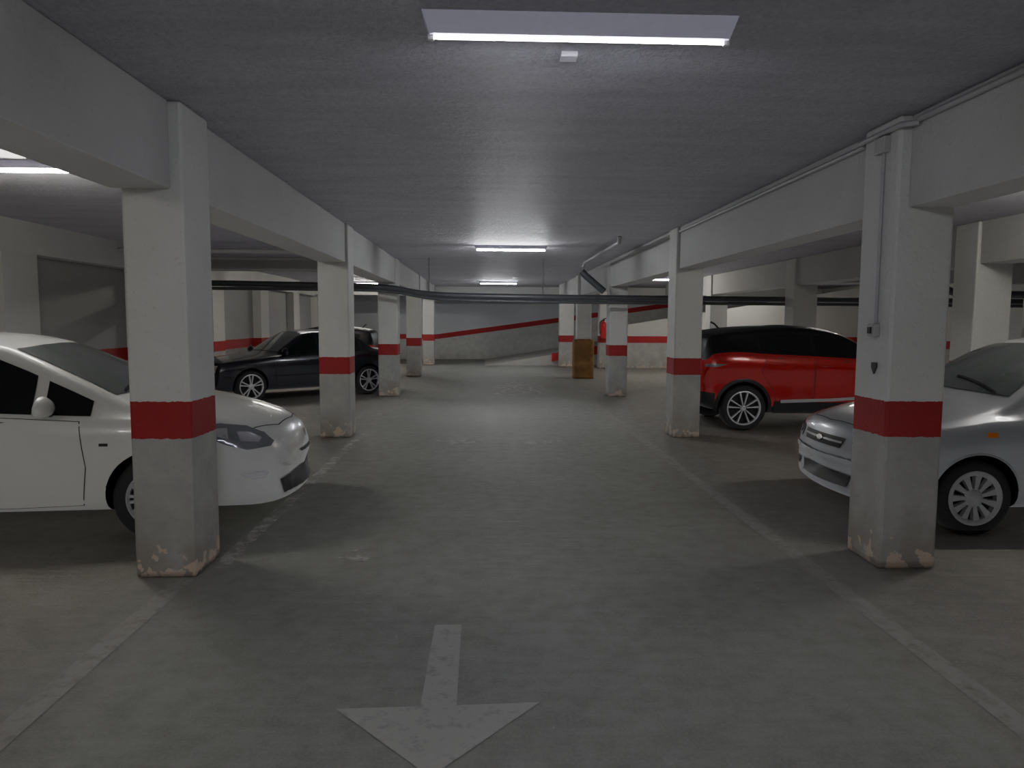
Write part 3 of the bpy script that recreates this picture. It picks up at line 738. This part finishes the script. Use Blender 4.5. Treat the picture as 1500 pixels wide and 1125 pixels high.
# ---- crossover (red with black roof) and dark one
def suv(pos, ang, paint, roofmat, label):
    sp = dict(pos=pos, ang=ang, paint=paint, roofmat=roofmat, roofx=(-.30, -3.24), lowmat=M_black, wb=2.6, rt=.335, rr=.250, arch=.375, track=.88, tum=.42, xmid=-1.7, xr2=-2.6, bowf=.12, bowr=.10, shoulder=.93, sculpt=.045, cam=.05, hubr=.045,
      top=[(.83,.55),(.825,.72),(.79,.84),(.70,.92),(.5,.98),(.2,1.03),(-.1,1.07),(-.28,1.10),(-.55,1.24),(-.9,1.42),(-1.1,1.49),(-1.4,1.54),(-1.8,1.565),(-2.3,1.545),(-2.75,1.505),(-3.10,1.455),(-3.17,1.40),(-3.22,1.24),(-3.26,1.10),(-3.30,.98),(-3.33,.80),(-3.33,.6)],
      belt=[(.83,.52),(.75,.78),(.4,.92),(0,1.02),(-.5,1.06),(-1.5,1.10),(-2.2,1.13),(-2.6,1.16),(-2.9,1.16),(-3.15,1.13),(-3.25,1.0)],
      bot=[(.83,.40),(.78,.28),(.6,.24),(-2.7,.24),(-3.1,.30),(-3.33,.40)],
      wid=[(.83,.52),(.78,.66),(.6,.80),(.3,.87),(0,.885),(-.9,.87),(-1.7,.865),(-2.3,.885),(-2.6,.895),(-2.9,.88),(-3.15,.85),(-3.33,.78)],
      rimmat=M_alloy, spokes=[(a*72+90+d, .020, .034) for a in range(5) for d in (-14, 14)])
    c = Car('car', sp); c.label(label)
    for sd in (-1, 1):
        c.sidewin('side_window', -.62, -1.50, sd, drop=.13)
        c.sidewin('side_window', -1.56, -2.34, sd, drop=.14)
        c.sidewin('side_window', -2.40, -2.78, sd, drop=.17)
        c.door([(-.55,.40),(-.50,.6),(-.55,1.02),(-1.0,1.04),(-1.53,1.07),(-1.53,.40)], sd, (-1.38,.95,paint))
        c.door([(-1.56,.40),(-1.56,1.07),(-2.28,1.10),(-2.34,.85),(-2.17,.62),(-2.10,.40)], sd, (-2.12,.99,paint))
        for ax in (0, -2.6): c.ring('wheel_arch_trim', ax, .375, .425, M_black, sd, .012)
        c.strip('sill_cladding', [(-.45,.35),(-1.3,.33),(-2.14,.35)], .17, 'side', M_black, sd, .014)
        c.strip('chrome_door_strip', [(-.62,.50),(-1.3,.455),(-2.05,.435)], .045, 'side', M_strip, sd, .022)
        c.patch('tail_light', [(-3.20,1.04),(-2.98,1.05),(-2.74,1.01),(-2.86,.95),(-3.02,.90),(-3.24,.89)], 'side', M_tail, sd, .006, .03)
        c.patch('tail_light_clear', [(-3.16,.98),(-3.0,.985),(-2.86,.985),(-2.98,.945),(-3.16,.94)], 'side', M_lens, sd, .009, .03)
        c.patch('bumper_cladding', [(-3.28,.58),(-3.02,.55),(-3.02,.40),(-3.26,.42)], 'side', M_black, sd, .008, .03)
        c.patch('headlight', [(.35,.86),(.6,.86),(.7,.82),(.68,.74),(.5,.75)], 'side', M_lens, sd, .006, .03)
        c.mirror(-.66, 1.13, sd, M_blackpaint if roofmat else paint)
        c.strip('roof_rail', [(-1.2, sd*.48), (-2.0, sd*.48), (-2.7, sd*.47)], .03, 'top', M_black, 1, .02)
    c.screen('windshield', -.34, -1.12, 'front', M_glass)
    c.screen('rear_window', -3.18, -3.10, 'rear', M_glass)
    c.patch('upper_grille', [(-.5,.80),(.5,.80),(.4,.68),(-.4,.68)], 'front', M_black, 1, .006)
    c.patch('lower_grille', [(-.5,.46),(.5,.46),(.4,.33),(-.4,.33)], 'front', M_black, 1, .006)
    c.patch('rear_bumper_trim', [(-.6,.55),(.6,.55),(.6,.43),(-.6,.43)], 'rear', M_black, 1, .01)
    for sd in (-1, 1):
        c.patch('tail_light', [(sd*.38,1.0),(sd*.70,1.03),(sd*.74,.91),(sd*.45,.92)], 'rear', M_tail, 1, .008)
    tube('roof_antenna', [(-2.72, 0, 1.49), (-2.80, 0, 1.57), (-2.86, 0, 1.60)], .014, M_black, parent=c.root)
    return c
suv((6.42, 11.34), 0, M_red, M_blackpaint, 'glossy red crossover with black roof and alloy wheels')
cd = suv((-5.50, 19.15), 180, M_navy, M_blackpaint, 'dark hatchback with red tail lights behind black saloon')
cd.root.scale = (.84, .95, .93)

# ---- black saloon
sp = dict(pos=(-5.03, 14.72), ang=220, paint=M_navy, wb=2.60, rt=.31, rr=.235, arch=.345, track=.845, tum=.42, xmid=-1.8, xr2=-2.3, bowf=.05, bowr=.06,
  top=[(.80,.52),(.795,.68),(.78,.78),(.70,.81),(.4,.85),(0,.89),(-.35,.93),(-.48,.96),(-.75,1.13),(-1.02,1.30),(-1.15,1.365),(-1.4,1.395),(-1.9,1.40),(-2.25,1.375),(-2.45,1.28),(-2.75,1.08),(-2.85,1.02),(-3.0,1.0),(-3.27,.975),(-3.34,.92),(-3.35,.70),(-3.36,.5)],
  belt=[(.8,.49),(.72,.74),(.3,.80),(-.4,.87),(-1.5,.90),(-2.8,.93),(-3.25,.90),(-3.36,.6)],
  bot=[(.8,.36),(.74,.24),(.5,.2),(-2.8,.2),(-3.2,.26),(-3.36,.40)],
  wid=[(.8,.70),(.74,.77),(.5,.83),(0,.85),(-2.6,.85),(-3.1,.82),(-3.36,.74)],
  rimmat=M_alloy, spokes=[(a*72+90+d, .026, .034) for a in range(5) for d in (-10, 10)])
c = Car('car', sp); c.label('black older saloon parked at an angle between columns')
for sd in (-1, 1):
    c.sidewin('side_window', -.70, -1.42, sd, drop=.10)
    c.sidewin('side_window', -1.50, -2.10, sd, drop=.10)
    c.sidewin('side_window', -2.16, -2.42, sd, drop=.12)
    c.door([(-.50,.30),(-.50,.85),(-1.45,.88),(-1.45,.30)], sd, (-1.3,.78,M_black))
    c.door([(-1.48,.30),(-1.48,.88),(-2.25,.90),(-2.28,.7),(-2.15,.5),(-2.1,.30)], sd, (-2.12,.80,M_black))
    c.strip('side_moulding', [(.5,.50),(.38,.50)], .04, 'side', M_black, sd, .012)
    c.strip('side_moulding', [(-.45,.50),(-1.3,.50),(-2.15,.50)], .03, 'side', M_black, sd, .010)
    c.patch('turn_signal', [(.64,.72),(.74,.71),(.74,.60),(.64,.60)], 'side', M_orange, sd, .005, .03)
    c.patch('headlight', [(sd*.42,.73),(sd*.70,.72),(sd*.70,.59),(sd*.42,.59)], 'front', M_lensin, 1, .008, .03)
    c.patch('tail_light', [(-3.30,.86),(-3.15,.86),(-3.15,.68),(-3.30,.68)], 'side', M_tail, sd, .006)
    c.mirror(-.70, .97, sd, M_navy)
c.screen('windshield', -.50, -1.16, 'front')
c.screen('rear_window', -2.82, -2.30, 'rear', M_glass)
c.patch('upper_grille', [(-.36,.74),(.36,.74),(.36,.58),(-.36,.58)], 'front', M_black, 1, .006)
c.strip('grille_surround', [(-.36,.745),(.36,.745)], .014, 'front', M_chrome, 1, .010)
c.patch('lower_grille', [(-.45,.42),(.45,.42),(.42,.30),(-.42,.30)], 'front', M_black, 1, .006)

# ------------------------------------------------------------ world, camera
w = bpy.data.worlds.new('world'); S.world = w; w.use_nodes = True
w.node_tree.nodes['Background'].inputs[0].default_value = (0.5, 0.52, 0.6, 1)
w.node_tree.nodes['Background'].inputs[1].default_value = 0.02
cam = bpy.data.cameras.new('camera'); co = bpy.data.objects.new('camera', cam); COL.objects.link(co)
cam.sensor_width = 36; cam.lens = 1060/1500*36; cam.clip_start = 0.05
p = math.atan(92.5/1060); y_ = math.atan(40/1060)
R = Matrix.Rotation(-y_, 4, 'Z') @ Matrix.Rotation(math.pi/2-p, 4, 'X') @ Matrix.Rotation(math.radians(.3), 4, 'Z')
co.matrix_world = Matrix.Translation((0, 0, 1.6)) @ R
S.camera = co
